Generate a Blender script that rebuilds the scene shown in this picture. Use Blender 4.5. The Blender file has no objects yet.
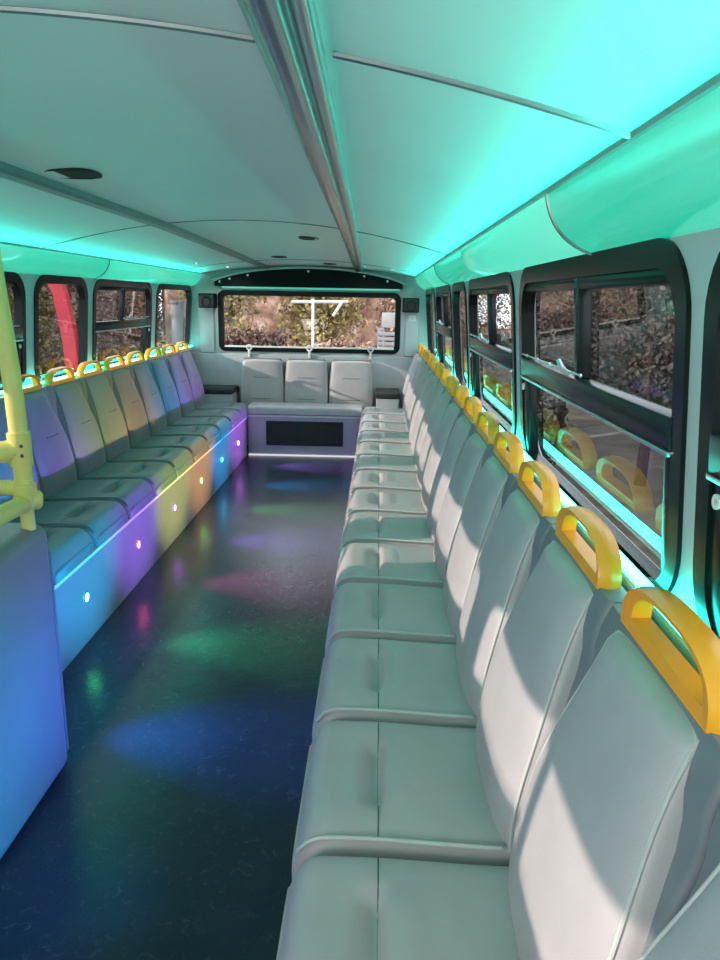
import bpy, bmesh, math, random
from mathutils import Vector, Matrix
PI = math.pi
S = bpy.context.scene
C = S.collection

# ------------------------------------------------------------------ helpers
def obj(name, bm, mat, parent=None, smooth=True, angle=40):
    me = bpy.data.meshes.new(name)
    bmesh.ops.remove_doubles(bm, verts=bm.verts, dist=1e-6)
    bmesh.ops.recalc_face_normals(bm, faces=bm.faces)
    bm.to_mesh(me); bm.free()
    me.materials.append(mat)
    if smooth:
        for p in me.polygons: p.use_smooth = True
        me.set_sharp_from_angle(angle=math.radians(angle))
    o = bpy.data.objects.new(name, me); C.objects.link(o)
    if parent is not None: o.parent = parent
    return o

def tag(o, label, cat, group=None, kind=None):
    o['label'] = label; o['category'] = cat
    if group: o['group'] = group
    if kind: o['kind'] = kind
    return o

def thing(name, label, cat, loc=(0, 0, 0), rotz=0, group=None):
    o = bpy.data.objects.new(name, None); C.objects.link(o)
    o.empty_display_size = .05
    o.location = loc; o.rotation_euler = (0, 0, rotz)
    return tag(o, label, cat, group)

def struct_empty(name):
    o = bpy.data.objects.new(name, None); C.objects.link(o)
    o['kind'] = 'structure'; return o

def struct(name, bm, mat, **k):
    o = obj(name, bm, mat, **k); o['kind'] = 'structure'; return o

def dup(root, loc, label, group=None):
    r = root.copy(); C.objects.link(r); r.location = loc
    r['label'] = label
    if group: r['group'] = group
    for ch in list(root.children):
        c = ch.copy(); C.objects.link(c); c.parent = r
        for g in ch.children:
            d = g.copy(); C.objects.link(d); d.parent = c
    return r

def box(bm, x0, x1, y0, y1, z0, z1, bev=0, seg=3, fn=None):
    t = bmesh.new()
    bmesh.ops.create_cube(t, size=1)
    for v in t.verts:
        v.co = Vector(((x0+x1)/2+v.co.x*(x1-x0), (y0+y1)/2+v.co.y*(y1-y0), (z0+z1)/2+v.co.z*(z1-z0)))
    if bev: bmesh.ops.bevel(t, geom=list(t.edges), offset=bev, segments=seg, profile=.5, affect='EDGES')
    if fn:
        for v in t.verts: v.co = Vector(fn(*v.co))
    merge(bm, t)

def merge(bm, t):
    m = {}
    for v in t.verts: m[v.index if False else v] = bm.verts.new(v.co)
    for f in t.faces:
        try: bm.faces.new([m[v] for v in f.verts])
        except ValueError: pass
    t.free()

def tube(bm, pts, r, n=8, cap=True, closed=False):
    pts = [Vector(p) for p in pts]; N = len(pts); rings = []
    rr = r if isinstance(r, (list, tuple)) else [r]*N
    up = None
    for i, p in enumerate(pts):
        a = pts[i-1] if i > 0 else (pts[-1] if closed else p)
        b = pts[i+1] if i < N-1 else (pts[0] if closed else p)
        t = (b-a).normalized()
        if up is None:
            up = Vector((0, 0, 1)) if abs(t.z) < .9 else Vector((1, 0, 0))
        s = t.cross(up).normalized(); up = s.cross(t).normalized()
        rings.append([bm.verts.new(p+(s*math.cos(2*PI*k/n)+up*math.sin(2*PI*k/n))*rr[i]) for k in range(n)])
    M = N if closed else N-1
    for i in range(M):
        A, B = rings[i], rings[(i+1) % N]
        for k in range(n):
            bm.faces.new((A[k], A[(k+1) % n], B[(k+1) % n], B[k]))
    if cap and not closed:
        bm.faces.new(rings[0]); bm.faces.new(list(reversed(rings[-1])))

def loft(bm, rings, closed=False, cap=True):
    R = [[bm.verts.new(p) for p in r] for r in rings]
    n = len(R[0])
    for A, B in zip(R, R[1:]):
        for k in range(n if closed else n-1):
            bm.faces.new((A[k], A[(k+1) % n], B[(k+1) % n], B[k]))
    if cap:
        for r in (R[0], R[-1]):
            try: bm.faces.new(r)
            except ValueError: pass
    return R

def disc(bm, c, axis, r, n=20, r2=None, depth=0):
    """a lathe-like disc/ring facing axis"""
    a = Vector(axis).normalized()
    u = a.cross(Vector((0, 0, 1)) if abs(a.z) < .9 else Vector((1, 0, 0))).normalized(); w = a.cross(u)
    c = Vector(c)
    rad = [(r, 0), (r, depth), ((r2 or 0), depth)] + ([(r2, 0)] if r2 else [])
    rings = []
    for q, d in rad:
        rings.append([bm.verts.new(c+a*d+(u*math.cos(2*PI*k/n)+w*math.sin(2*PI*k/n))*max(q, 1e-4)) for k in range(n)])
    for A, B in zip(rings, rings[1:]):
        for k in range(n): bm.faces.new((A[k], A[(k+1) % n], B[(k+1) % n], B[k]))

def rrect(y0, y1, z0, z1, r, n=8):
    p = []
    for cy, cz, a0 in ((y1-r, z1-r, 0), (y0+r, z1-r, 90), (y0+r, z0+r, 180), (y1-r, z0+r, 270)):
        for k in range(n+1):
            a = math.radians(a0+90*k/n); p.append((cy+r*math.cos(a), cz+r*math.sin(a)))
    return p

def sgnpow(x, p): return math.copysign(abs(x)**p, x)
def sm(a, b, x):
    t = min(1, max(0, (x-a)/(b-a))); return t*t*(3-2*t)

# ------------------------------------------------------------------ materials
def mat(name, col, rough=.5, metal=0, spec=.5, noise=None, bump=None, coat=0):
    m = bpy.data.materials.new(name); m.use_nodes = True
    nt = m.node_tree; b = nt.nodes['Principled BSDF']
    b.inputs['Base Color'].default_value = (*col, 1)
    b.inputs['Roughness'].default_value = rough
    b.inputs['Metallic'].default_value = metal
    b.inputs['Specular IOR Level'].default_value = spec
    b.inputs['Coat Weight'].default_value = coat
    tc = nt.nodes.new('ShaderNodeTexCoord')
    if noise:
        sc, amt = noise
        n = nt.nodes.new('ShaderNodeTexNoise'); n.inputs['Scale'].default_value = sc; n.inputs['Detail'].default_value = 5
        nt.links.new(tc.outputs['Object'], n.inputs['Vector'])
        r = nt.nodes.new('ShaderNodeValToRGB')
        r.color_ramp.elements[0].position = .3; r.color_ramp.elements[1].position = .7
        r.color_ramp.elements[0].color = (*[c*(1-amt) for c in col], 1)
        r.color_ramp.elements[1].color = (*[min(1, c*(1+amt)) for c in col], 1)
        nt.links.new(n.outputs['Fac'], r.inputs['Fac']); nt.links.new(r.outputs['Color'], b.inputs['Base Color'])
    if bump:
        sc, st = bump
        n = nt.nodes.new('ShaderNodeTexNoise'); n.inputs['Scale'].default_value = sc; n.inputs['Detail'].default_value = 3
        nt.links.new(tc.outputs['Object'], n.inputs['Vector'])
        u = nt.nodes.new('ShaderNodeBump'); u.inputs['Strength'].default_value = st; u.inputs['Distance'].default_value = .002
        nt.links.new(n.outputs['Fac'], u.inputs['Height']); nt.links.new(u.outputs['Normal'], b.inputs['Normal'])
    return m

def emit(name, col, st):
    m = bpy.data.materials.new(name); m.use_nodes = True
    b = m.node_tree.nodes['Principled BSDF']
    b.inputs['Base Color'].default_value = (.1, .1, .1, 1)
    b.inputs['Emission Color'].default_value = (*col, 1)
    b.inputs['Emission Strength'].default_value = st
    return m

def glass_mat(name, tint, ior):
    m = bpy.data.materials.new(name); m.use_nodes = True
    nt = m.node_tree; nt.nodes.remove(nt.nodes['Principled BSDF'])
    out = nt.nodes['Material Output']
    t = nt.nodes.new('ShaderNodeBsdfTransparent'); t.inputs['Color'].default_value = (*tint, 1)
    g = nt.nodes.new('ShaderNodeBsdfGlossy'); g.inputs['Roughness'].default_value = 0.0
    f = nt.nodes.new('ShaderNodeFresnel'); geo = nt.nodes.new('ShaderNodeNewGeometry')
    mx = nt.nodes.new('ShaderNodeMapRange')      # same reflectance seen from either face of the pane
    mx.inputs[3].default_value = ior; mx.inputs[4].default_value = 1/ior
    nt.links.new(geo.outputs['Backfacing'], mx.inputs[0]); nt.links.new(mx.outputs[0], f.inputs['IOR'])
    x = nt.nodes.new('ShaderNodeMixShader')
    nt.links.new(f.outputs[0], x.inputs[0]); nt.links.new(t.outputs[0], x.inputs[1]); nt.links.new(g.outputs[0], x.inputs[2])
    nt.links.new(x.outputs[0], out.inputs[0])
    return m

def leaf_mat(name, cols):
    m = bpy.data.materials.new(name); m.use_nodes = True
    nt = m.node_tree; b = nt.nodes['Principled BSDF']; b.inputs['Roughness'].default_value = .6
    tc = nt.nodes.new('ShaderNodeTexCoord')
    n = nt.nodes.new('ShaderNodeTexNoise'); n.inputs['Scale'].default_value = 2.6; n.inputs['Detail'].default_value = 6; n.inputs['Roughness'].default_value = .75
    nt.links.new(tc.outputs['Object'], n.inputs['Vector'])
    r = nt.nodes.new('ShaderNodeValToRGB'); e = r.color_ramp.elements
    e[0].position = .3; e[0].color = (*cols[0], 1); e[1].position = .72; e[1].color = (*cols[-1], 1)
    for i, c in enumerate(cols[1:-1]):
        q = e.new(.3+.42*(i+1)/(len(cols)-1)); q.color = (*c, 1)
    nt.links.new(n.outputs['Fac'], r.inputs['Fac']); nt.links.new(r.outputs['Color'], b.inputs['Base Color'])
    return m

M_VINYL = mat('seat_vinyl', (.40, .375, .385), .42, spec=.45, noise=(9, .05), bump=(260, .12))
M_CUSH = mat('cushion_vinyl', (.43, .375, .385), .42, spec=.45, noise=(9, .05), bump=(260, .12))
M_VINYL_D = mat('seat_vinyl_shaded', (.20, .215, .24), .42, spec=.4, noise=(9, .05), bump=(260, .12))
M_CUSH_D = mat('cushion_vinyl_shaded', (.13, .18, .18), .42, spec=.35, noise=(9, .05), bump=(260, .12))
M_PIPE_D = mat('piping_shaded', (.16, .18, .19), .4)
M_PIPE = mat('piping', (.50, .50, .48), .4)
M_SEAM = mat('stitch', (.09, .11, .11), .7)
M_SHELL = mat('shell_plastic', (.16, .18, .20), .45, noise=(14, .06))
M_YEL = mat('yellow_plastic', (.88, .33, .015), .34, spec=.5, noise=(6, .05))
M_POLE = mat('pole_yellow', (1.0, .78, .24), .3, noise=(5, .05))
M_KICK = mat('kick_panel', (.22, .225, .25), .38, spec=.5, noise=(7, .04))
M_ALU = mat('aluminium', (.62, .64, .64), .28, metal=.9, noise=(20, .05))
M_WALL = mat('wall_laminate', (.44, .48, .48), .4, noise=(3, .03))
M_LINING = mat('rear_lining', (.38, .40, .43), .5, noise=(12, .05), bump=(90, .15))
M_CEIL = mat('ceiling_laminate', (.78, .82, .81), .35, spec=.45, noise=(2, .02))
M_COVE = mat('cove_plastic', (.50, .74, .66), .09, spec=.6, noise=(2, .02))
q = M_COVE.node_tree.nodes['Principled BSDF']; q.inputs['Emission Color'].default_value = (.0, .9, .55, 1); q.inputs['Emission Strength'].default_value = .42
M_RUB = mat('window_rubber', (.005, .010, .010), .22, spec=.2, noise=(20, .1))
M_BAR = mat('slider_bar', (.012, .018, .020), .25, spec=.25, noise=(20, .08))
M_BLACK = mat('black_plastic', (.006, .0065, .007), .55, spec=.15, noise=(30, .1))
M_DARK = mat('dark_vinyl', (.028, .03, .033), .6, spec=.2, noise=(20, .1))
M_MESH = mat('grille_mesh', (.05, .045, .045), .6, noise=(60, .2))
M_RAIL = mat('rail_metal', (.34, .40, .42), .2, metal=.85, noise=(8, .06))
M_TRIM = mat('trim_grey', (.22, .27, .26), .35, metal=.4, noise=(8, .06))
M_WHITE = mat('white_paint', (.75, .74, .72), .4, noise=(10, .04))
M_RED = mat('red_paint', (.40, .012, .03), .4, noise=(4, .15))
M_GREYW = mat('weathered_grey', (.20, .20, .20), .7, noise=(6, .25))
M_GROUND = mat('ground', (.10, .085, .06), .9, noise=(1.5, .5))
M_BARK = mat('bark', (.09, .065, .05), .9, noise=(8, .35))
M_GLASS = glass_mat('tinted_glass', (.66, .64, .62), 1.6)
M_GLASS_L = glass_mat('clear_side_glass', (.62, .60, .58), 1.4)
M_GLASS2 = glass_mat('rear_glass', (.86, .85, .84), 1.5)
M_LED = emit('teal_led', (.04, 1.0, .80), 17)

# floor: near-black speckled vinyl with scuffs and a soft sheen
M_FLOOR = bpy.data.materials.new('dance_floor_vinyl'); M_FLOOR.use_nodes = True
nt = M_FLOOR.node_tree; b = nt.nodes['Principled BSDF']; tc = nt.nodes.new('ShaderNodeTexCoord')
n1 = nt.nodes.new('ShaderNodeTexNoise'); n1.inputs['Scale'].default_value = 6; n1.inputs['Detail'].default_value = 8
n2 = nt.nodes.new('ShaderNodeTexNoise'); n2.inputs['Scale'].default_value = 120; n2.inputs['Detail'].default_value = 2
for n in (n1, n2): nt.links.new(tc.outputs['Object'], n.inputs['Vector'])
r1 = nt.nodes.new('ShaderNodeValToRGB'); r1.color_ramp.elements[0].color = (.020, .024, .042, 1); r1.color_ramp.elements[1].color = (.028, .032, .050, 1)
r1.color_ramp.elements[0].position = .35; r1.color_ramp.elements[1].position = .75
nt.links.new(n1.outputs['Fac'], r1.inputs['Fac'])
n3 = nt.nodes.new('ShaderNodeTexNoise'); n3.inputs['Scale'].default_value = 24; n3.inputs['Detail'].default_value = 6; n3.inputs['Roughness'].default_value = .7; n3.inputs['Distortion'].default_value = 1.6
nt.links.new(tc.outputs['Object'], n3.inputs['Vector'])
r3 = nt.nodes.new('ShaderNodeValToRGB'); r3.color_ramp.elements[0].position = .56; r3.color_ramp.elements[1].position = .80
r3.color_ramp.elements[0].color = (0, 0, 0, 1); r3.color_ramp.elements[1].color = (.055, .055, .06, 1)
nt.links.new(n3.outputs['Fac'], r3.inputs['Fac'])
ad = nt.nodes.new('ShaderNodeMix'); ad.data_type = 'RGBA'; ad.blend_type = 'ADD'; ad.inputs[0].default_value = 1
nt.links.new(r1.outputs['Color'], ad.inputs[6]); nt.links.new(r3.outputs['Color'], ad.inputs[7])
nt.links.new(ad.outputs[2], b.inputs['Base Color'])
r2 = nt.nodes.new('ShaderNodeMapRange'); r2.inputs[1].default_value = .3; r2.inputs[2].default_value = .7; r2.inputs[3].default_value = .20; r2.inputs[4].default_value = .235
nt.links.new(n1.outputs['Fac'], r2.inputs[0]); nt.links.new(r2.outputs[0], b.inputs['Roughness'])
bu = nt.nodes.new('ShaderNodeBump'); bu.inputs['Strength'].default_value = .5; bu.inputs['Distance'].default_value = .0015
nt.links.new(n2.outputs['Fac'], bu.inputs['Height']); nt.links.new(bu.outputs['Normal'], b.inputs['Normal'])
b.inputs['Specular IOR Level'].default_value = .42

# ------------------------------------------------------------------ camera (from the photo's vanishing point)
f = 720.; VP = (379., 300.); roll = math.radians(1.0)
Yc = Vector(((VP[0]-360)/f, -(VP[1]-480)/f, 1)).normalized()
Xc = Vector((math.cos(roll), -math.sin(roll), 0)); Xc = (Xc-Yc*Xc.dot(Yc)).normalized()
Zc = -Xc.cross(Yc)
right = Vector((Xc.x, Yc.x, Zc.x)); up = Vector((Xc.y, Yc.y, Zc.y)); fwd = Vector((Xc.z, Yc.z, Zc.z))
EYE = 1.5
cd = bpy.data.cameras.new('camera'); cam = bpy.data.objects.new('camera', cd); C.objects.link(cam)
cd.sensor_fit = 'VERTICAL'; cd.sensor_height = 36; cd.sensor_width = 27; cd.lens = 36*f/960; cd.clip_start = .02
mw = Matrix((right, up, -fwd)).transposed().to_4x4(); mw.translation = (0, 0, EYE)
cam.matrix_world = mw
S.camera = cam

# ------------------------------------------------------------------ shell
Y0, YR = -1.5, 7.42
CX = -.70
def xw(z): return .505-.085*(z-1.08)            # inner face of the right wall, leaning in
def side(s, x): return x if s > 0 else 2*CX-x   # mirror about the bus centreline
def ceil_z(x, y):
    z = 1.885-.141*(x-CX)**2
    if y > 3.85: z -= .07*(y-3.85)/(7.4-3.85)*max(0, 1-((x-CX)/1.06)**2)
    return z

bm = bmesh.new()
box(bm, -2.05, .65, Y0, YR, -.05, 0)
struct('floor', bm, M_FLOOR, smooth=False)

bm = bmesh.new()
xs = [CX+1.075*(-1+2*i/28) for i in range(29)]
ysl = [Y0+(YR-Y0)*j/24 for j in range(25)]
loft(bm, [[(x, y, ceil_z(x, y)) for x in xs] for y in ysl], cap=False)
o = struct('ceiling', bm, M_CEIL)
md = o.modifiers.new('thickness', 'SOLIDIFY'); md.thickness = .03; md.offset = 1 if o.data.polygons[0].normal.z > 0 else -1

WIN = [(-1.45, -.35, 's'), (-.22, 1.05, 's'), (1.135, 2.45, 's'), (2.58, 3.86, 's'), (3.99, 4.70, 'f'), (4.82, 6.05, 's'), (6.20, 7.33, 'f')]
WZ0, WZ1 = 1.0, 1.594
def holed(bm, outer, holes, fn):
    edges = []
    for loop in [outer]+holes:
        vs = [bm.verts.new((p[0], p[1], 0)) for p in loop]
        for a, c in zip(vs, vs[1:]+vs[:1]): edges.append(bm.edges.new((a, c)))
    bmesh.ops.triangle_fill(bm, use_beauty=True, edges=edges)
    for v in bm.verts: v.co = Vector(fn(v.co.x, v.co.y))

def wallfn(s, n=0):
    return lambda y, z: (side(s, xw(z)+n), y, z)

def win_part(s, y0, y1, z0, z1, n0, n1, bev=.004):
    bm = bmesh.new()
    box(bm, n0, n1, y0, y1, z0, z1, bev, 2, lambda n, y, z: (side(s, xw(z)+n), y, z))
    return bm

def ring(outer, inner, n0, n1, fn):
    bm = bmesh.new()
    prof = [(outer, n0), (outer, n1), (inner, n1), (inner, n0)]
    V = [[bm.verts.new(fn(a, z, n)) for a, z in loop] for loop, n in prof]
    N = len(outer)
    for i in range(4):
        A, B = V[i], V[(i+1) % 4]
        for k in range(N): bm.faces.new((A[k], A[(k+1) % N], B[(k+1) % N], B[k]))
    return bm

wn = 0
for s, nm in ((1, 'right'), (-1, 'left')):
    bm = bmesh.new()
    holed(bm, [(Y0, 0), (YR, 0), (YR, 1.74), (Y0, 1.74)], [rrect(a, c, WZ0, WZ1, .115) for a, c, _ in WIN], wallfn(s))
    w = struct('wall_'+nm, bm, M_WALL, smooth=False)
    md = w.modifiers.new('thickness', 'SOLIDIFY'); md.thickness = .045
    md.offset = 1 if (w.data.polygons[0].normal.x > 0) == (s > 0) else -1
    F = lambda y, z, n: (side(s, xw(z)+n), y, z)
    for (a, c, kind) in WIN[1:] if s > 0 else WIN[1:]:
        wn += 1
        W = struct_empty('window_%d' % wn)
        obj('frame', ring(rrect(a-.012, c+.012, WZ0-.012, WZ1+.012, .125), rrect(a+.03, c-.03, WZ0+.012, WZ1-.035, .095), -.008, .035, F), M_RUB, W)
        bm = bmesh.new()
        vs = [bm.verts.new(F(y, z, .022)) for y, z in rrect(a+.028, c-.028, WZ0+.01, WZ1-.033, .095)]
        bm.faces.new(vs)
        obj('pane', bm, M_GLASS if s > 0 else M_GLASS_L, W, smooth=False)
        if kind == 's':
            ym = a+(c-a)*.48
            t = obj('transom', win_part(s, a+.03, c-.03, 1.268, 1.325, -.012, .03), M_BAR, W)
            obj('drip_strip', win_part(s, a+.03, c-.03, 1.258, 1.267, -.014, .02, .002), M_ALU, t)
            obj('mullion', win_part(s, ym-.018, ym+.018, 1.325, WZ1-.03, -.004, .03), M_BAR, W)
            obj('sliding_sash', win_part(s, a+.03, c-.03, WZ1-.062, WZ1-.034, -.002, .03), M_RUB, W)
            for yy, hw in ((a+.05, .018), (c-.062, .034)):
                obj('jamb', win_part(s, yy-hw, yy+hw, WZ0+.012, 1.27, -.004, .03), M_RUB, W)
            bm = bmesh.new()
            for yy in (c-.06,):
                p = Vector(F(yy, 1.232, -.008)); disc(bm, p, (-s, 0, 0), .011, 16, .005, .004)
            obj('hinge_washer', bm, M_WHITE, W)
            bm = bmesh.new()
            yl = ym+.03
            pts = [F(yl, 1.33, -.012), F(yl, 1.345, -.03), F(yl+.03, 1.36, -.03), F(yl+.045, 1.34, -.014)]
            tube(bm, pts, .006, 8)
            obj('latch', bm, M_ALU, W)
            bm = bmesh.new()
            n = 9
            tube(bm, [F(a+.55+(c-a-.62)*k/n, 1.338, -.012) for k in range(n+1)], .0022, 6)
            for k in range(0, n+1, 2):
                p = Vector(F(a+.55+(c-a-.62)*k/n, 1.338, -.012)); disc(bm, p, (-s, 0, 0), .005, 10, None, .004)
            obj('pull_wire', bm, M_ALU, W)

bm = bmesh.new(); box(bm, CX-1.3, CX+1.3, Y0-.05, Y0, 0, 1.9)
struct('wall_light_block', bm, M_LINING, smooth=False)  # unseen end wall, added to shut out sky light from behind

# rear wall with window
bm = bmesh.new()
nA = 24
arch = [(CX+1.16*math.cos(PI*k/nA), 1.60+.285*math.sin(PI*k/nA)**.9) for k in range(nA+1)]
outer = [(CX-1.26, 0), (CX+1.26, 0), (CX+1.225, 1.0)]+arch+[(CX-1.225, 1.0)]
RW = (-1.60, .205, .985, 1.555)
holed(bm, outer, [rrect(*RW, .06)], lambda x, z: (x, YR-.02, z))
w = struct('wall_rear', bm, M_WALL, smooth=False)
md = w.modifiers.new('thickness', 'SOLIDIFY'); md.thickness = .05; md.offset = -1 if w.data.polygons[0].normal.y < 0 else 1
wn += 1
W = struct_empty('window_%d' % wn)
F2 = lambda x, z, n: (x, YR-.02+n, z)
obj('frame', ring(rrect(RW[0]-.015, RW[1]+.015, RW[2]-.015, RW[3]+.015, .07), rrect(RW[0]+.04, RW[1]-.04, RW[2]+.03, RW[3]-.035, .04), -.012, .04, F2), M_RUB, W)
bm = bmesh.new(); bm.faces.new([bm.verts.new(F2(x, z, .025)) for x, z in rrect(RW[0]+.038, RW[1]-.038, RW[2]+.028, RW[3]-.033, .04)])
obj('pane', bm, M_GLASS2, W, smooth=False)
bm = bmesh.new(); box(bm, RW[0]+.045, RW[1]-.045, YR-.036, YR-.022, RW[2]+.026, RW[2]+.043, .003)
obj('sill_strip', bm, M_WHITE, W)

# grey lining of the rear wall below the window, raised light pillars beside it
bm = bmesh.new(); box(bm, CX-1.19, CX+1.19, YR-.05, YR-.022, 0, .945, .008)
struct('trim_1', bm, M_LINING)
for i, (xa, xb) in enumerate(((-1.81, -1.655), (.265, .405))):
    bm = bmesh.new(); box(bm, xa, xb, YR-.045, YR-.022, .95, 1.50, .012)
    struct('trim_%d' % (i+2), bm, M_WALL)

# coves: bulging light-toned panels running above the windows, in lengths with a joint strip
def cove_prof():
    P0, P1, P2, P3 = Vector((.352, 1.728)), Vector((.362, 1.655)), Vector((.41, 1.615)), Vector((.486, 1.600))
    return [((1-t)**3*P0+3*(1-t)**2*t*P1+3*(1-t)*t*t*P2+t**3*P3) for t in [i/12 for i in range(13)]]
tn = 4
cps = cove_prof()
for s in (1, -1):
    for ya, yb in ((Y0, 1.625), (1.635, 4.82), (4.83, 7.33)):
        bm = bmesh.new()
        loft(bm, [[(side(s, p.x), y, p.y) for p in cps] for y in (ya, (ya+yb)/2, yb)], cap=False)
        if yb > 7:      # rounded end of the cove
            loft(bm, [[(side(s, .486+(p.x-.486)*math.cos(a)), yb+.06*math.sin(a), p.y) for p in cps] for a in [PI/2*k/6 for k in range(7)]], cap=False)
        o = struct('trim_%d' % tn, bm, M_COVE); tn += 1
        md = o.modifiers.new('thickness', 'SOLIDIFY'); md.thickness = .006; md.offset = 0
    for yj in (1.63, 4.825):
        bm = bmesh.new(); tube(bm, [(side(s, p.x-.002), yj, p.y-.002) for p in cps], .006, 8)
        struct('trim_%d' % tn, bm, M_TRIM); tn += 1
    # lip along the top of the cove
    bm = bmesh.new(); tube(bm, [(side(s, .350), y, 1.729) for y in (Y0, 3, 7.33)], .007, 8)
    struct('trim_%d' % tn, bm, M_TRIM); tn += 1
# ceiling joint strips
for yj, m, wd, x0, x1 in ((1.10, M_ALU, .0065, -.07, .345), (1.10, M_TRIM, .0065, -1.03, -.175), (3.85, M_TRIM, .004, -1.75, .345), (6.55, M_TRIM, .003, -1.75, .345)):
    bm = bmesh.new()
    tube(bm, [(x0+(x1-x0)*k/16, yj, ceil_z(x0+(x1-x0)*k/16, yj)-.001) for k in range(17)], wd, 8)
    struct('trim_%d' % tn, bm, m); tn += 1

# ------------------------------------------------------------------ ceiling rail, cable duct, ovals, spotlights
rail = thing('ceiling_rail', 'long polished grey metal rail running down the ceiling', 'ceiling rail')
bm = bmesh.new()
rings = []
for y in [Y0+(7.36-Y0)*k/10 for k in range(11)]:
    xc = -.134-.0125*(y-.87)
    zt = ceil_z(xc, y)+.004
    rings.append([(xc+.036*math.cos(a), y, zt-.042*math.sin(a)**.8) for a in [PI*k/14 for k in range(15)]])
loft(bm, rings, closed=True); obj('channel', bm, M_RAIL, rail)
bm = bmesh.new()
tube(bm, [(-.134-.0125*(y-.87)+.042, y, ceil_z(-.1, y)-.012) for y in (Y0, 3, 5, 7.36)], .0135, 12)
obj('tube', bm, M_ALU, rail)
duct = thing('cable_duct', 'slim dark grey duct along the left of the ceiling', 'cable duct')
bm = bmesh.new()
loft(bm, [[(-1.115+dx, y, ceil_z(-1.115, y)+dz) for dx, dz in ((-.034, .012), (-.034, -.016), (-.024, -.024), (.024, -.024), (.034, -.016), (.034, .012))] for y in (Y0, 1, 3.85, 7.36)], closed=True)
obj('channel', bm, M_TRIM, duct, angle=25)
bm = bmesh.new()
loft(bm, [[(-1.152+dx, y, ceil_z(-1.152, y)+dz) for dx, dz in ((-.006, .006), (-.006, -.006), (.006, -.006), (.006, .006))] for y in (Y0, 1, 3.85, 7.36)], closed=True)
obj('seal_strip', bm, M_BLACK, duct)

OV = [(-.985, 2.43, .080, .085, 'large dark oval ceiling recess nearest the camera, left of the rail'),
      (-.435, 4.62, .060, .09, 'dark oval ceiling recess beside the rail, second from the camera'),
      (-.84, 6.25, .060, .09, 'dark oval ceiling recess near the cable duct at the rear'),
      (-.46, 6.95, .058, .08, 'small dark oval ceiling recess nearest the rear arch')]
for x, y, rx, ry, lab in OV:
    t = thing('ceiling_vent', lab, 'vent', (x, y, ceil_z(x, y)), 0, 'oval recesses in the ceiling')
    bm = bmesh.new()
    loft(bm, [[(sgnpow(math.cos(a), .7)*rx*q, sgnpow(math.sin(a), .7)*ry*q, z) for a in [2*PI*k/28 for k in range(28)]] for q, z in ((1.06, .006), (1.06, -.003), (.9, -.006), (.86, -.001))], closed=True, cap=False)
    obj('rim', bm, M_DARK, t)
    bm = bmesh.new()
    bm.faces.new([bm.verts.new((sgnpow(math.cos(a), .7)*rx*.9, sgnpow(math.sin(a), .7)*ry*.9, -.003)) for a in [2*PI*k/28 for k in range(28)]])
    obj('cover', bm, M_BLACK, t)

M_STAR = emit('spot_white', (.7, 1, .95), 14)
ST = [(-.13, 6.9, 'tiny bright ceiling spotlight just right of the rail end'), (.12, 6.7, 'tiny ceiling spotlight in the rear right corner by the cove'),
      (-1.53, 6.2, 'tiny ceiling spotlight over the left seats near the rear'), (-1.43, 7.0, 'tiny ceiling spotlight left of the rear arch')]
for x, y, lab in ST:
    t = thing('ceiling_spotlight', lab, 'spotlight', (x, y, ceil_z(x, y)), 0, 'tiny spotlights in the rear ceiling')
    bm = bmesh.new(); disc(bm, (0, 0, 0), (0, 0, -1), .020, 16, .012, .006); obj('bezel', bm, M_ALU, t)
    bm = bmesh.new(); disc(bm, (0, 0, 0), (0, 0, -1), .011, 16, None, .005); obj('lens', bm, M_STAR, t)
    l = bpy.data.lights.new('spot_lamp', 'SPOT'); l.energy = 6.5; l.color = (1, .96, 1); l.spot_size = math.radians(130); l.spot_blend = 1; l.shadow_soft_size = .02
    lo_ = bpy.data.objects.new('spot_lamp', l); C.objects.link(lo_); lo_.location = (x, y, ceil_z(x, y)-.02); lo_.rotation_euler = (.35, 0, 0)

# arched dark header over the rear window
t = thing('arched_header_panel', 'dark arched panel above the rear window', 'panel', (0, 0, 0))
def arc_top(x): return 1.645+.145*max(0, 1-((x-CX)/.95)**2)**.75
pts = [(CX-.93+1.86*k/30) for k in range(31)]
bm = bmesh.new()
loft(bm, [[(x, y, arc_top(x)-i) for x in pts] for y, i in ((YR-.025, 0), (YR-.07, 0), (YR-.075, .008))]+[[(x, YR-.075, 1.608) for x in pts], [(x, YR-.025, 1.608) for x in pts]], cap=False)
obj('face', bm, M_BLACK, t, angle=30)
bm = bmesh.new()
tube(bm, [(x, YR-.072, arc_top(x)+.008) for x in [CX-.96+1.92*k/36 for k in range(37)]], .013, 10)
obj('rim', bm, M_WALL, t)
bm = bmesh.new(); box(bm, CX-.86, CX+.90, YR-.085, YR-.072, 1.588, 1.606, .004); obj('light_strip', bm, emit('header_led', (.10, .85, .62), .55), t)
for k, x in enumerate((CX-.88, CX-.78, CX-.6, CX, CX+.55, CX+.78)):
    bm = bmesh.new(); disc(bm, (x, YR-.074, arc_top(x)-.028), (0, -1, 0), .011, 12, None, .006); obj('stud', bm, M_ALU, t)

bm = bmesh.new(); box(bm, -1.875, -1.855, Y0, 2.06, 0, 1.25, .004)
struct('wall_sun_block', bm, M_WALL)  # unseen panel, added to keep the sun off the near right cushions

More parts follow.
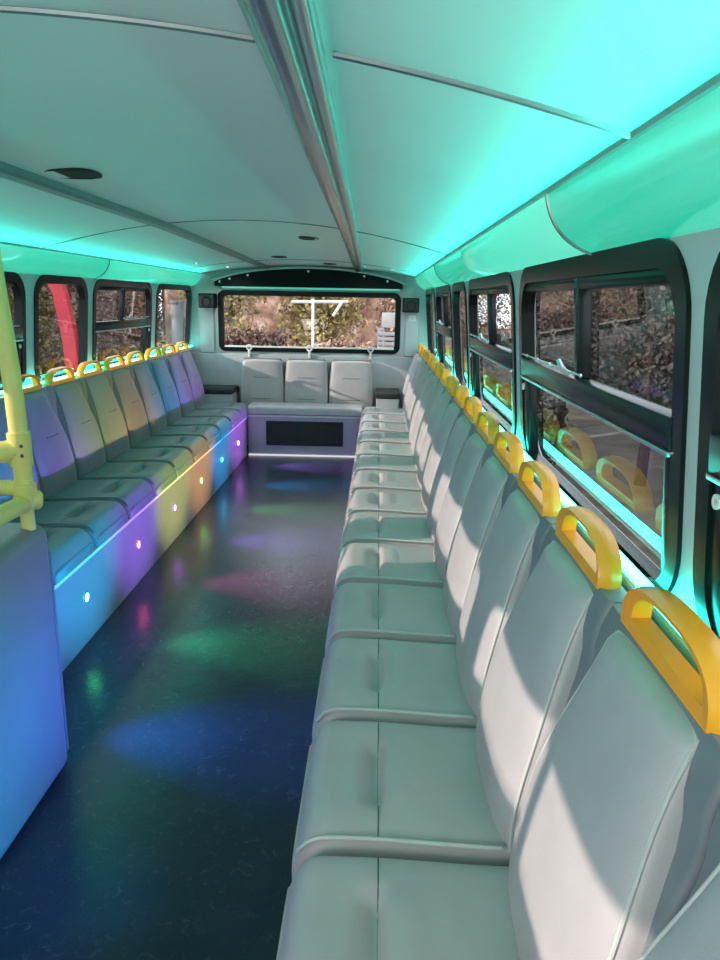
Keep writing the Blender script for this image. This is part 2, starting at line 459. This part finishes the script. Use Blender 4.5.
# ------------------------------------------------------------------ sill ledges with teal LED strips
for s, nm in ((1, 'right'), (-1, 'left')):
    bm = bmesh.new()
    box(bm, .463, .520, Y0, YR-.06, .985, 1.012, .004, 2, lambda x, y, z: (side(s, x), y, z))
    struct('trim_%d' % tn, bm, M_WALL); tn += 1
    t = thing('led_strip', 'glowing teal light strip along the window ledge, %s side' % nm, 'light strip', group='teal strips on the window ledges')
    bm = bmesh.new(); box(bm, .467, .495, Y0, YR-.07, 1.010, 1.015, 0, 1, lambda x, y, z: (side(s, x), y, z)); obj('backing', bm, M_WHITE, t, smooth=False)
    bm = bmesh.new(); box(bm, .4695, .4925, Y0, YR-.07, 1.0155, 1.024, .003, 2, lambda x, y, z: (side(s, x), y, z)); obj('tape', bm, M_LED, t)

# ------------------------------------------------------------------ bench bases with coloured kick lights
def spot(loc, direction, col, energy, size=58, blend=.8):
    l = bpy.data.lights.new('kick_light', 'SPOT'); l.energy = energy; l.color = col
    l.spot_size = math.radians(size); l.spot_blend = blend; l.shadow_soft_size = .012
    o = bpy.data.objects.new('kick_light', l); C.objects.link(o); o.location = loc
    o.rotation_euler = Vector(direction).to_track_quat('-Z', 'Y').to_euler(); return o

def kick_led(parent, p, ax, col):
    bm = bmesh.new(); disc(bm, p, ax, .026, 24, .019, .004); bz = obj('light_bezel', bm, M_ALU, parent)
    bm = bmesh.new(); disc(bm, p, ax, .0195, 20, None, .003)
    obj('light_lens', bm, emit('kick_led', col, 1), bz)

DY = [2.215+.705*k for k in range(7)]
LCOL = [(.03, .14, 1), (.05, 1, .28), (1, .05, .30), (.5, .06, 1), (.25, 1, .15), (.0, .6, 1), (.75, .3, 1)]
RY = [.805, 1.51]+DY
RCOL = [(.0, .42, 1), (.0, .35, 1), (.04, .12, 1), (.0, .46, 1), (.32, .10, 1), (.72, .70, .14), (1, .42, .10), (.0, .40, 1), (.55, .08, 1)]

t = thing('bench_box', 'long pale kick panel under the left seats with coloured lights', 'bench')
bm = bmesh.new(); box(bm, -1.90, -1.26, 2.08, 6.895, 0, .372, .003); obj('kick_panel', bm, M_KICK, t)
bm = bmesh.new(); box(bm, -1.275, -1.249, 2.08, 6.895, .370, .386, .003); obj('edge_rim', bm, mat('rim_white', (.72, .73, .74), .3, noise=(9, .03)), t)
for y, c in zip(DY, LCOL):
    kick_led(t, (-1.2595, y, .208), (1, 0, 0), [q*45+.9 for q in c])
    spot((-1.250, y, .208), (1, 0, -.17), c, 170.0, 50, 1)
t = thing('bench_box', 'pale kick panel under the right hand seats, facing the aisle', 'bench')
bm = bmesh.new(); box(bm, -.115, .48, -.6, 6.895, 0, .372, .003); obj('kick_panel', bm, M_KICK, t)
bm = bmesh.new(); box(bm, -.126, -.10, -.6, 6.895, .370, .386, .003); obj('edge_rim', bm, M_ALU, t)
for y, c in zip(RY, RCOL):
    kick_led(t, (-.1155, y, .208), (-1, 0, 0), [q*9+.35 for q in c])
    spot((-.127, y, .208), (-1, 0, .14), c, 120.0 if y > 2.5 else 55, 50 if y > 2.5 else 78, .9 if y > 2.5 else 1)
M_KICK_R = mat('rear_kick_panel', (.44, .42, .49), .4, noise=(7, .04))
t = thing('bench_box', 'pale grey base of the rear bench with dark grille', 'bench')
bm = bmesh.new(); box(bm, -1.245, -.12, 6.90, 7.36, 0, .40, .003); obj('kick_panel', bm, M_KICK_R, t)
bm = bmesh.new()
tr = ring([(-1.07, .105), (-.32, .105), (-.32, .345), (-1.07, .345)], [(-1.03, .145), (-.36, .145), (-.36, .315), (-1.03, .315)], -.012, 0, lambda x, z, n: (x, 6.899+n, z))
gf = obj('grille_frame', tr, M_DARK, t, smooth=False)
bm = bmesh.new(); box(bm, -1.035, -.355, 6.892, 6.898, .14, .32); obj('backing', bm, M_BLACK, gf, smooth=False)
bm = bmesh.new()
for k in range(24):
    z = .148+.166*k/23; tube(bm, [(-1.035, 6.890, z), (-.355, 6.890, z)], .0016, 5)
for k in range(60):
    x = -1.03+.67*k/59; tube(bm, [(x, 6.8895, .143), (x, 6.8895, .317)], .0014, 5)
obj('grille_mesh', bm, M_MESH, gf)
bm = bmesh.new(); box(bm, -1.245, -.13, 6.880, 6.90, .384, .402, .003); obj('edge_rim', bm, M_WHITE, t)
bm = bmesh.new(); box(bm, -1.245, -.12, 6.888, 6.90, 0, .014, .002); obj('foot_strip', bm, emit('foot_strip_glint', (.95, .93, 1), .75), t)  # strip is no lamp: its reflected brightness is put in as glow
t = thing('bench_cushion', 'long smooth grey cushion of the rear bench', 'cushion')
bm = bmesh.new()
rings = []
for k in range(33):
    x = -1.245+1.105*k/32
    e = 1 if 0 < k < 32 else .96
    rr = []
    for j in range(15):
        a = PI*j/14; rr.append((x, 6.875+.170*(1-sgnpow(math.cos(a), .35)*e), 402e-3+.088*e*max(0, math.sin(a))**.3))
    rings.append(rr)
loft(bm, rings, closed=True); obj('pad', bm, M_VINYL, t, angle=60)
bm = bmesh.new(); tube(bm, [(-1.24, 6.877, .41), (-.145, 6.877, .41)], .004, 6); obj('piping', bm, M_SEAM, t)

# corner boxes either side of the rear bench
for xa, xb, ya, lab in ((-1.85, -1.415, 7.02, 'grey corner box with dark padded top in the rear left corner'), (-.015, .225, 6.93, 'grey corner box with dark top in the rear right corner')):
    t = thing('corner_box', lab, 'box', ((xa+xb)/2, (ya+7.36)/2, 0))
    w2, l2 = (xb-xa)/2, (7.36-ya)/2
    bm = bmesh.new(); box(bm, -w2+.01, w2-.01, -l2+.01, l2, 0, .575, .006); obj('carcass', bm, M_LINING, t)
    bm = bmesh.new(); box(bm, -w2, w2, -l2, l2, .575, .63, .012); obj('lid', bm, M_DARK, t)

# ------------------------------------------------------------------ seats
HW = .219
def back_off(z): return SH['lean']*max(0, (z-.52)/.48)**1.55
SH = {'w': .213, 'taper': .050, 'corner': .032, 'lean': .125}
def pad_w(z, zt):
    q = (z-.44)/(zt-.44)
    w = SH['w']-SH['taper']*sm(.42, .95, q)
    if q < .1: w -= .01*(1-q/.1)
    e = (z-(zt-SH['corner']))/SH['corner']
    if e > 0: w -= SH['corner']*(1-math.sqrt(max(0, 1-e*e)))
    return w
def pad_T(z, zt):
    T = .062
    e = (z-(zt-.022))/.022
    if e > 0: T *= math.sqrt(max(0.02, 1-e*e))
    return T
def pad_front(u, z, zt, d0):
    w = pad_w(z, zt); q = min(1, abs(u)/w)
    return d0+back_off(z)+.05-pad_T(z, zt)*(1-q**4)**.25-.008*(1-q*q)

def make_seat(name, label, D, zt, handle, cushion, pipe_side, group, creases=(), mv=None, mc=None, mp=None):
    mv = mv or M_VINYL; mc = mc or M_CUSH; mp = mp or M_PIPE
    t = thing(name, label, 'seat', (0, 0, 0), 0, group)
    d0 = D
    if cushion:
        bm = bmesh.new()
        ND = 64; rings = []
        for i in range(ND+1):
            q = i/ND
            d = .0+D*1.04*q**1.25
            H = .118-.012*sm(.12, D, d)
            rf = .075
            if d < rf: H *= max(.12, (1-(1-d/rf)**2.4))**(1/2.4)
            w = HW-.004-(.018*(1-d/.05)**2 if d < .05 else 0)
            rr = []
            for j in range(43):
                q_ = -1+2*j/42; tt = math.copysign(1-(1-abs(q_))**2.0, q_)
                u = w*tt; z = H*max(0, 1-abs(tt)**7)**(1/7)
                if z > H*.6:
                    z -= (.017*math.exp(-((d-.165)/.016)**2)+.006*math.exp(-((d-.14)/.05)**2))*sm(.15, .07, abs(u)) if False else 0
                    win = 1-sm(.075, .135, abs(u))
                    z -= .030*win*math.exp(-((d-.166)/(.034 if d < .166 else .010))**2)
                    z += .006*win*math.exp(-((d-.215)/.03)**2)
                rr.append((d, u, .392+z))
            rings.append(rr)
        loft(bm, rings, closed=True)
        c = obj('cushion', bm, mc, t, angle=70)
        bm = bmesh.new()
        pts = []
        for i in range(22):
            d = .012+(D-.02)*i/21
            H = .118-.012*sm(.12, D, d)
            if d < .075: H *= max(.12, (1-(1-d/.075)**2.4))**(1/2.4)
            pts.append((d, pipe_side*(HW-.010-(.018*(1-d/.05)**2 if d < .05 else 0)), .392+H*.965))
        tube(bm, pts, .0046, 8); obj('piping', bm, mp, c)
        bm = bmesh.new()
        pts = []
        for i in range(25):
            u = -.20+.40*i/24; win = 1-sm(.075, .135, abs(u))
            z = .1172*(1-abs(u/(HW-.004))**7)**(1/7)-.030*win
            pts.append((.1668, u, .3922+z))
        tube(bm, pts, .0016, 6); obj('seam', bm, M_SEAM, c)
    # backrest pad
    bm = bmesh.new(); rings = []
    NL = 40
    for i in range(NL+1):
        q = i/NL; z = .44+(zt-.44)*(1-(1-q)**1.35)
        w = pad_w(z, zt); rr = []
        for j in range(25):
            a = PI*j/24
            u = w*sgnpow(math.cos(a), .5); uu = min(1, abs(u)/w)
            rr.append((pad_front(u, z, zt, d0) if 0 < j < 24 else d0+back_off(z)+.05, u, z))
        rings.append(rr)
    loft(bm, rings, closed=True)
    bk = obj('backrest', bm, mv, t, angle=70)
    bm = bmesh.new()
    L = []
    for i in range(30):
        z = .46+(zt-.012-.46)*i/29; u = pad_w(z, zt)*.955; L.append((u, z))
    path = [(-u, z) for u, z in L]+[(-L[-1][0]*.5, zt-.004), (0, zt-.003), (L[-1][0]*.5, zt-.004)]+list(reversed(L))
    tube(bm, [(pad_front(u, z, zt, d0)-.001 if z < zt-.006 else d0+back_off(z)+.02, u, z) for u, z in path], .0036, 8)
    obj('piping', bm, mp, bk)
    for q, hw in creases:
        zz = .44+(zt-.44)*q
        bm = bmesh.new()
        tube(bm, [(pad_front(hw*k/6, zz, zt, d0)-.0002, hw*k/6, zz+.002*abs(k/6)) for k in range(-6, 7)], .0026, 6)
        obj('crease', bm, M_SEAM, bk)
    # plastic shell behind the pad
    bm = bmesh.new(); rings = []
    top = zt+.007
    for i in range(17):
        z = .408+(top-.408)*i/16
        e = max(0, (z-(top-.03))/.03); k = math.sqrt(max(.05, 1-e*e)) if e > 0 else 1
        w = .2192 if handle else .195*(1-.05*(1-k))
        fr = d0+back_off(min(z, zt))+.038-.026*sm(.86, .97, z/zt)+(1-k)*.005; bk_ = d0+SH['lean']+.064-(1-k)*.006
        r0 = .012; rr = []
        for cx, cy, a0 in ((bk_-r0, w-r0, 0), (fr+r0, w-r0, 90), (fr+r0, -w+r0, 180), (bk_-r0, -w+r0, 270)):
            for j in range(4):
                a = math.radians(a0+30*j); rr.append((cx+r0*math.cos(a), cy+r0*math.sin(a), z))
        rings.append(rr)
    loft(bm, rings, closed=True); obj('shell', bm, M_SHELL, t, angle=45)
    if handle:
        bm = bmesh.new()
        n = 40; hz = zt+.012; dm = d0+SH['lean']+.033; th = .0215
        def outer(k):
            a = 2*PI*k/n; c, s_ = math.cos(a), math.sin(a)
            return (.165*sgnpow(c, .66), (.082*max(0, s_)**.80 if s_ > 0 else -.008))
        def inner(k):
            a = 2*PI*k/n; c, s_ = math.cos(a), math.sin(a)
            return (.128*sgnpow(c, .74), (.012+.055*max(0, s_)**.85 if s_ > 0 else .010))
        loops = []
        for fn, dd in ((outer, -th), (outer, -th*.3), (outer, th*.3), (outer, th), (inner, th*.72), (inner, 0), (inner, -th*.72)):
            ins = 1 if abs(dd) < th*.99 or fn is inner else .955
            loops.append([(dm+dd, fn(k)[0]*ins, hz+fn(k)[1]*(ins if fn is outer else 1)) for k in range(n)])
        R = [[bm.verts.new(p) for p in l] for l in loops]
        for i in range(len(R)):
            A, B = R[i], R[(i+1) % len(R)]
            for k in range(n): bm.faces.new((A[k], A[(k+1) % n], B[(k+1) % n], B[k]))
        h = obj('grab_handle', bm, M_YEL, t, angle=50)
        h['label'] = 'yellow moulded grab handle'
    return t

ORD = ['first', 'second', 'third', 'fourth', 'fifth', 'sixth', 'seventh', 'eighth', 'ninth', 'tenth', 'eleventh', 'twelfth', 'thirteenth', 'fourteenth', 'fifteenth', 'sixteenth']
PITCH = .444
gR = 'padded seats with yellow handles along the right side'
def rlab(i):
    if i == 0: return 'grey padded seat cut off in the lower right corner, nearest the camera'
    return 'grey padded seat with yellow handle, %s from the camera along the right windows' % ORD[i]
pr = make_seat('bus_seat', rlab(0), .41, 1.0, True, True, -1, gR)
pr.location = (-.145, .262+PITCH/2, 0)
for i in range(1, 15):
    dup(pr, (-.145, .262+PITCH*(i+.5), 0), rlab(i), gR)
last = make_seat('seat_back', 'grey seat back without cushion behind the rear right corner box', .41, 1.0, True, False, -1, None)
last.location = (-.145, .262+PITCH*15.5, 0); last['category'] = 'seat back'

gL = 'padded seats with yellow handles along the left side'
def llab(i):
    if i == 0: return 'grey padded seat at the left edge, behind the yellow pole'
    return 'grey padded seat with yellow handle, %s from the camera along the left windows' % ORD[i]
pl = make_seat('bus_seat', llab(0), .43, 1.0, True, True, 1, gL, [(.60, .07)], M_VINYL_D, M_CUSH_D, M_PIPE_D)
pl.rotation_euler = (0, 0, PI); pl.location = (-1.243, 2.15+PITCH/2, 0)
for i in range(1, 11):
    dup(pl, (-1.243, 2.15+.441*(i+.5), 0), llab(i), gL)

gB = 'grey seat backs of the rear bench'
SH.update(w=.221, taper=.018, corner=.045, lean=.035)
pb = make_seat('seat_back', 'left seat back of the three on the rear bench', .345, .905, False, False, 1, gB, [(.62, .085), (.16, .095)])
pb['category'] = 'seat back'
pb.rotation_euler = (0, 0, PI/2)
xs_ = [-1.162, -.715, -.262]
YB = 6.90
pb.location = (xs_[0], YB, 0)
for x, l in zip(xs_[1:], ('middle seat back of the three on the rear bench', 'right seat back of the three on the rear bench, partly in sunlight')):
    dup(pb, (x, YB, 0), l, gB)

# ------------------------------------------------------------------ stairwell partition and yellow handrail
t = thing('stair_partition', 'low grey partition with rounded top at the left, lit blue', 'partition', (-1.09, 1.2, 0))
bm = bmesh.new(); box(bm, -.16, .112, -1.6, .86, 0, .838, .045, 5); obj('panel', bm, M_KICK, t, angle=50)
bm = bmesh.new(); box(bm, -.13, -.035, .2, .70, .833, .840, .003); obj('slot', bm, M_BLACK, t)
bm = bmesh.new(); box(bm, .092, .104, .846, .862, .05, .74, .003); obj('edge_strip', bm, M_SHELL, t)

t = thing('handrail', 'bright yellow tubular handrail with clamps on the partition', 'handrail', (0, 0, 0))
PY = 1.99
def px(u, v, y):
    c = right*(u-360)/f+up*(-(v-480)/f)+fwd
    return Vector((0, 0, EYE))+c*(y/c.y)
pole = [px(-14, 225, PY), px(-6, 275, PY), px(3, 327, PY), px(11, 373, PY), px(17, 420, PY), px(22, 465, PY), px(26, 500, PY)]
bm = bmesh.new(); tube(bm, pole, .0255, 18); obj('pole', bm, M_POLE, t)
bm = bmesh.new(); e = px(26, 500, PY)
tube(bm, [e+Vector((0, 0, .05)), e+Vector((0, 0, -.01)), e+Vector((0, 0, -.026))], [.032, .034, .026], 18)
tube(bm, [e+Vector((.0, .0, -.0)), e+Vector((.03, .02, -.004)), e+Vector((.036, .024, -.005))], [.03, .028, .02], 16)
obj('elbow_joint', bm, M_POLE, t)
lo = px(26, 503, PY)
bm = bmesh.new(); tube(bm, [lo, px(-20, 525, PY-.28), px(-70, 545, PY-.5)], .0255, 16); obj('lower_rail', bm, M_POLE, t)
bm = bmesh.new(); tube(bm, [px(26, 488, PY), px(-40, 487, PY), px(-90, 486, PY)], .0225, 16); obj('cross_rail', bm, M_POLE, t)
k0 = px(20, 449, PY)
bm = bmesh.new(); tube(bm, [k0+Vector((0, 0, .048)), k0+Vector((0, 0, -.048))], .032, 18)
tube(bm, [k0, k0+Vector((-.06, -.03, -.008))], .031, 16); cl = obj('clamp', bm, M_POLE, t)
bm = bmesh.new()
for dz in (.014, -.014): disc(bm, k0+Vector((.018, -.028, dz)), (.5, -.85, 0), .005, 10, None, .003)
obj('screw', bm, M_SEAM, cl)
bm = bmesh.new(); tube(bm, [k0, px(-40, 462, PY-.06)], .0225, 16); obj('upper_rail', bm, M_POLE, t)
bm = bmesh.new(); tube(bm, [e+Vector((-.0, 0, -.02)), Vector((e.x, e.y, .83))], .02, 14); obj('foot', bm, M_POLE, t)

# ------------------------------------------------------------------ speakers, latches, notice
for x, z, lab in ((-1.70, 1.465, 'small black speaker in the rear left corner'), (.315, 1.455, 'small black speaker in the rear right corner')):
    t = thing('speaker', lab, 'speaker', (x, YR-.10, z-.07), 0)
    bm = bmesh.new(); box(bm, -.08, .08, -.055, .075, 0, .14, .008); obj('cabinet', bm, M_BLACK, t)
    bm = bmesh.new(); box(bm, -.07, .07, -.060, -.054, .01, .13, .002); g = obj('front_cloth', bm, M_DARK, t)
    bm = bmesh.new(); disc(bm, (0, -.060, .06), (0, -1, 0), .048, 24, .04, .004); obj('cone_ring', bm, M_BLACK, g)
for x, lab in ((-1.30, 'white loop latch at the left foot of the rear window'), (-.69, 'white loop latch at the middle foot of the rear window'), (-.075, 'white loop latch at the right foot of the rear window')):
    t = thing('window_latch', lab, 'latch', (x, YR-.065, .945), 0, 'white latches under the rear window')
    bm = bmesh.new(); tube(bm, [(.024*math.cos(a), 0, .068+.024*math.sin(a)) for a in [2*PI*k/18 for k in range(18)]], .008, 8, closed=True); obj('loop', bm, M_WHITE, t)
    bm = bmesh.new(); box(bm, -.012, .012, -.008, .02, -.03, .046, .004); obj('stem', bm, M_WHITE, t)
t = thing('notice', 'small pale notice on the panel under the right speaker', 'notice', (.335, YR-.0455, 1.30))
bm = bmesh.new(); box(bm, -.036, .036, -.002, .0005, 0, .055); obj('sheet', bm, mat('paper', (.85, .80, .82), .6, noise=(20, .03)), t, smooth=False)
bm = bmesh.new()
for k in range(4): box(bm, -.026, .026-.008*(k % 2), -.0028, -.0018, .01+.010*k, .013+.010*k)
obj('print', bm, mat('print_pink', (.6, .4, .45), .6), t, smooth=False)

# ------------------------------------------------------------------ outside
GZ = -1.6
bm = bmesh.new(); box(bm, -60, 60, -30, 90, GZ-.1, GZ); struct('ground', bm, M_GROUND, smooth=False)

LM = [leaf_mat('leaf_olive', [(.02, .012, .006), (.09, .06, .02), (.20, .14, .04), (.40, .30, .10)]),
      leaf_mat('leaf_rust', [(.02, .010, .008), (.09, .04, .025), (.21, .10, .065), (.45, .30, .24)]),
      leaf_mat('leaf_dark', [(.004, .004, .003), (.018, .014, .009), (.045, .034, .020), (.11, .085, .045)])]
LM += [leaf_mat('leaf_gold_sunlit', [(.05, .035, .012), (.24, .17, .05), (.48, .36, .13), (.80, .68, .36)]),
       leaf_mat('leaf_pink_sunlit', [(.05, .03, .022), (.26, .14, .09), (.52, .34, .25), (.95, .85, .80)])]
def foliage(seed, n, R, leaf):
    rnd = random.Random(seed); bm = bmesh.new()
    clumps = [(rnd.gauss(0, .42)*R[0], rnd.gauss(0, .42)*R[1], rnd.uniform(-.9, .9)*R[2], rnd.uniform(.18, .42)) for _ in range(26)]
    while n > 0:
        c = rnd.choice(clumps); q = c[3]*min(R)*1.6
        p = Vector((c[0]+rnd.gauss(0, .5)*q, c[1]+rnd.gauss(0, .5)*q, c[2]+rnd.gauss(0, .5)*q))
        if (p.x/R[0])**2+(p.y/R[1])**2 > .9 or abs(p.z) > R[2]: continue
        n -= 1
        a = Vector((rnd.gauss(0, 1), rnd.gauss(0, 1), rnd.gauss(0, 1)-.3)).normalized()
        b_ = a.cross(Vector((rnd.gauss(0, 1), rnd.gauss(0, 1), rnd.gauss(0, 1)))).normalized()
        l = leaf*rnd.uniform(.6, 1.5)
        vs = [bm.verts.new(p), bm.verts.new(p+a*l*.5+b_*l*.26), bm.verts.new(p+a*l), bm.verts.new(p+a*l*.5-b_*l*.26)]
        bm.faces.new(vs)
    return bm
def trunk(seed, h, R):
    rnd = random.Random(seed); bm = bmesh.new()
    pts = [Vector((rnd.gauss(0, .025)*i, rnd.gauss(0, .025)*i, h*i/6)) for i in range(7)]
    tube(bm, pts, [.11-.012*i for i in range(7)], 8)
    for k in range(12):
        i = rnd.randint(1, 6); p = pts[i]; d = Vector((rnd.gauss(0, 1), rnd.gauss(0, 1), rnd.uniform(.2, 1.2))).normalized()
        L = rnd.uniform(.5, .85)*min(R[0], R[1])
        tube(bm, [p, p+d*L*.5+Vector((0, 0, .06)), p+d*L], [.035, .022, .008], 5)
    return bm
def make_tree(name, label, cat, loc, seed, m, R, hc, n=11000, leaf=.085):
    t = thing(name, label, cat, loc, 0)
    fo = obj('foliage', foliage(seed, n, R, leaf), m, t, smooth=False); fo.location = (0, 0, hc)
    obj('trunk', trunk(seed+50, hc+R[2]*.7, R), M_BARK, t)
    return t
TR = [  # behind the rear window
    ('autumn_tree', 'olive gold leafy tree behind the left half of the rear window', (-2.78, 13.3, GZ), 1, 3, (.86, .9, 2.0), 3.2),
    ('autumn_tree', 'olive tree with brown twigs behind the middle of the rear window', (-1.02, 13.4, GZ), 2, 3, (.86, .9, 2.0), 3.1),
    ('autumn_tree', 'reddish brown tree behind the right of the rear window', (.74, 13.2, GZ), 3, 4, (.86, .9, 2.0), 3.2),
    ('autumn_bush', 'rust coloured bush low behind the rear window at left', (-2.05, 11.2, GZ), 4, 1, (.75, .6, .7), 1.9),
    ('autumn_bush', 'pinkish brown bush low behind the rear window at right', (-.62, 11.3, GZ), 5, 4, (.62, .6, .6), 1.85),
    # left windows
    ('autumn_tree', 'brown tangled tree outside the left rear side window', (-6.2, 21.4, GZ), 6, 1, (1.8, 1.8, 2.6), 3.4),
    ('autumn_tree', 'dark red brown tree outside the left sliding window', (-7.2, 17.8, GZ), 7, 1, (1.8, 1.7, 2.4), 3.2),
    ('autumn_tree', 'dull olive tree outside the left window with the red post', (-7.6, 14.4, GZ), 8, 0, (1.8, 1.6, 2.4), 3.4),
    ('autumn_tree', 'dark twiggy tree outside the left window by the yellow pole', (-8.2, 11.1, GZ), 9, 2, (1.8, 1.6, 2.4), 3.2),
    # right windows
    ('autumn_tree', 'dark green brown tree outside the nearest right window', (4.6, 8.6, GZ), 10, 2, (1.6, 1.8, 2.2), 3.5),
    ('autumn_tree', 'shaded olive tree outside the large right window', (4.7, 12.5, GZ), 11, 2, (1.6, 1.9, 2.2), 3.5),
    ('autumn_tree', 'dim brown tree outside the second right sliding window', (4.4, 17.2, GZ), 12, 2, (1.6, 2.4, 2.2), 3.3),
    ('autumn_tree', 'distant brown tree outside the far right windows', (3.6, 24.0, GZ), 13, 1, (1.6, 3.0, 2.4), 3.2),
    ('autumn_bush', 'low dark bush outside the large right window', (2.1, 10.6, GZ), 14, 2, (.7, 1.5, .9), 1.7),
]
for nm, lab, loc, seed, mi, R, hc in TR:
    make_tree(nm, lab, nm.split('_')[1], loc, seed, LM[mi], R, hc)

def hedge(label, loc, rz, y0, y1, h, n, m, leaf):
    t = thing('tall_hedge', label, 'hedge', loc, rz)
    rnd = random.Random(len(label)); bm = bmesh.new()
    for i in range(n):
        y = rnd.uniform(y0, y1); z = rnd.uniform(0, h+.2); p = Vector((rnd.gauss(0, .22)+.35*math.sin(y*1.7)*math.sin(z*2.1), y, z))
        a = Vector((rnd.gauss(-.6, 1), rnd.gauss(0, 1), rnd.gauss(-.3, 1))).normalized(); b_ = a.cross(Vector((rnd.gauss(0, 1), rnd.gauss(0, 1), rnd.gauss(0, 1)))).normalized()
        l = rnd.uniform(.6, 1.5)*leaf
        bm.faces.new([bm.verts.new(p), bm.verts.new(p+a*l*.5+b_*l*.28), bm.verts.new(p+a*l), bm.verts.new(p+a*l*.5-b_*l*.28)])
    obj('foliage', bm, m, t, smooth=False)
    bm = bmesh.new(); box(bm, .25, .75, y0, y1, 0, h, .2); obj('inner_growth', bm, m, t)
hedge('tall dark hedge running along outside the right windows', (7.6, 13.0, GZ), 0, -17, 26, 6.0, 30000, LM[2], .2)
hedge('tall brown hedge across the view behind the rear window', (0, 16.0, GZ), -PI/2, -4.5, 1.9, 5.0, 32000, LM[4], .13)
hedge('tall brown hedge far outside the left windows', (-11.0, 22.0, GZ), PI, -14, 13, 5.0, 18000, LM[1], .2)

t = thing('red_post', 'tall curved red steel post outside the left windows', 'post', (-4.3, 9.9, GZ))
bm = bmesh.new()
path = [(.20, 0, 0), (.14, 0, 1.6), (.10, 0, 2.5), (.02, 0, 3.1), (-.14, 0, 3.5), (-.40, 0, 3.8)]
loft(bm, [[(x+dx, dy, z) for dx, dy in ((-.09, -.06), (.09, -.06), (.09, .06), (-.09, .06))] for x, _, z in path], closed=True)
obj('beam', bm, M_RED, t, angle=30)
bm = bmesh.new(); box(bm, -.02, .42, -.25, .25, 0, .05, .01); obj('foot_plate', bm, M_RED, t)
t = thing('grey_post', 'weathered grey post outside the left rear side window', 'post', (-3.18, 11.6, GZ))
bm = bmesh.new(); tube(bm, [(0, 0, 0), (0, 0, 3.0)], .10, 14); obj('shaft', bm, M_GREYW, t)
bm = bmesh.new(); disc(bm, (0, 0, 3.0), (0, 0, 1), .12, 14, None, .04); obj('cap', bm, M_GREYW, t)
t = thing('signpost', 'white post with long white cross bar behind the rear window', 'post', (-.80, 9.0, GZ))
bm = bmesh.new(); tube(bm, [(0, 0, 0), (0, 0, 3.10)], .017, 10); obj('pole', bm, M_WHITE, t)
bm = bmesh.new(); tube(bm, [(-.26, 0, 3.06), (.42, .1, 3.07)], .018, 8); obj('cross_bar', bm, M_WHITE, t)
bm = bmesh.new(); tube(bm, [(.24, .06, 2.90), (.36, .08, 3.08)], .018, 8); obj('brace', bm, M_WHITE, t)
t = thing('sign_board', 'small red board leaning at the foot of the white post', 'board', (-.62, 8.6, GZ))
bm = bmesh.new(); box(bm, -.10, .16, -.01, .01, 2.46, 2.53, .004); obj('panel', bm, M_RED, t)
bm = bmesh.new(); tube(bm, [(.03, .02, 0), (.03, .02, 2.5)], .015, 8); obj('stake', bm, M_BARK, t)
t = thing('slatted_fence', 'grey slatted fence behind the rear window at right', 'fence', (.32, 10.6, GZ))
for k in range(6):
    bm = bmesh.new(); box(bm, -.32, .28, -.02, .02, 2.25+.07*k, 2.30+.07*k, .004); obj('slat', bm, M_GREYW, t)
for xx in (-.3, .26):
    bm = bmesh.new(); box(bm, xx-.03, xx+.03, -.0, .06, 0, 2.70, .004); obj('fence_post', bm, M_GREYW, t)
t = thing('notice_board', 'pale faded board on legs behind the rear window at right', 'board', (.25, 11.0, GZ))
bm = bmesh.new(); box(bm, -.20, .10, -.02, .02, 2.70, 2.92, .006); obj('panel', bm, mat('faded_board', (.30, .28, .27), .7, noise=(5, .2)), t)
for xx in (-.16, .06):
    bm = bmesh.new(); tube(bm, [(xx, .03, 0), (xx, .03, 2.85)], .02, 8); obj('leg', bm, M_GREYW, t)

# ------------------------------------------------------------------ light
def area(loc, direction, sx, sy, col, energy, spread=180):
    l = bpy.data.lights.new('lamp', 'AREA'); l.shape = 'RECTANGLE'; l.size = sx; l.size_y = sy; l.energy = energy; l.color = col; l.spread = math.radians(spread)
    o = bpy.data.objects.new('lamp', l); C.objects.link(o); o.location = loc
    d = Vector(direction).normalized(); y = Vector((0, 1, 0))
    if abs(d.y) > .5: y = Vector((0, 0, 1))
    z = -d; x = y.cross(z).normalized(); y = z.cross(x)
    o.rotation_euler = Matrix((x, y, z)).transposed().to_euler(); return o
for s in (1, -1):      # light strips tucked under the lip of each cove, washing the ceiling
    area((side(s, .338), 2.9, 1.665), (-.75*s, 0, .66), .012, 8.6, (.02, 1, .80), 13, 130)
area((-1.45, -1.42, 1.35), (1, .5, -.36), .8, .7, (1, .96, .95), 29, 110)  # added fill behind the camera, brightens the right hand seats
area((-1.4, -1.25, .9), (.25, .65, .75), .5, .5, (1, .97, .97), 7, 130)   # added fill lamp behind the camera, brightens the ceiling
W = bpy.data.worlds.new('world'); S.world = W; W.use_nodes = True
nt = W.node_tree; bg = nt.nodes['Background']
bg.inputs['Color'].default_value = (.78, .88, 1.0, 1); bg.inputs['Strength'].default_value = 4.5
sun = bpy.data.lights.new('sun', 'SUN'); sun.energy = 7.5; sun.angle = math.radians(.6); sun.color = (1, .86, .78)
so = bpy.data.objects.new('sun', sun); C.objects.link(so)
so.rotation_euler = Vector((1, .30, -.345)).to_track_quat('-Z', 'Y').to_euler()

S.view_settings.view_transform = 'Standard'
S.view_settings.look = 'None'
S.view_settings.exposure = 0
S.cycles.use_denoising = True
S.cycles.max_bounces = 8
S.cycles.transparent_max_bounces = 12
S.cycles.sample_clamp_indirect = 6
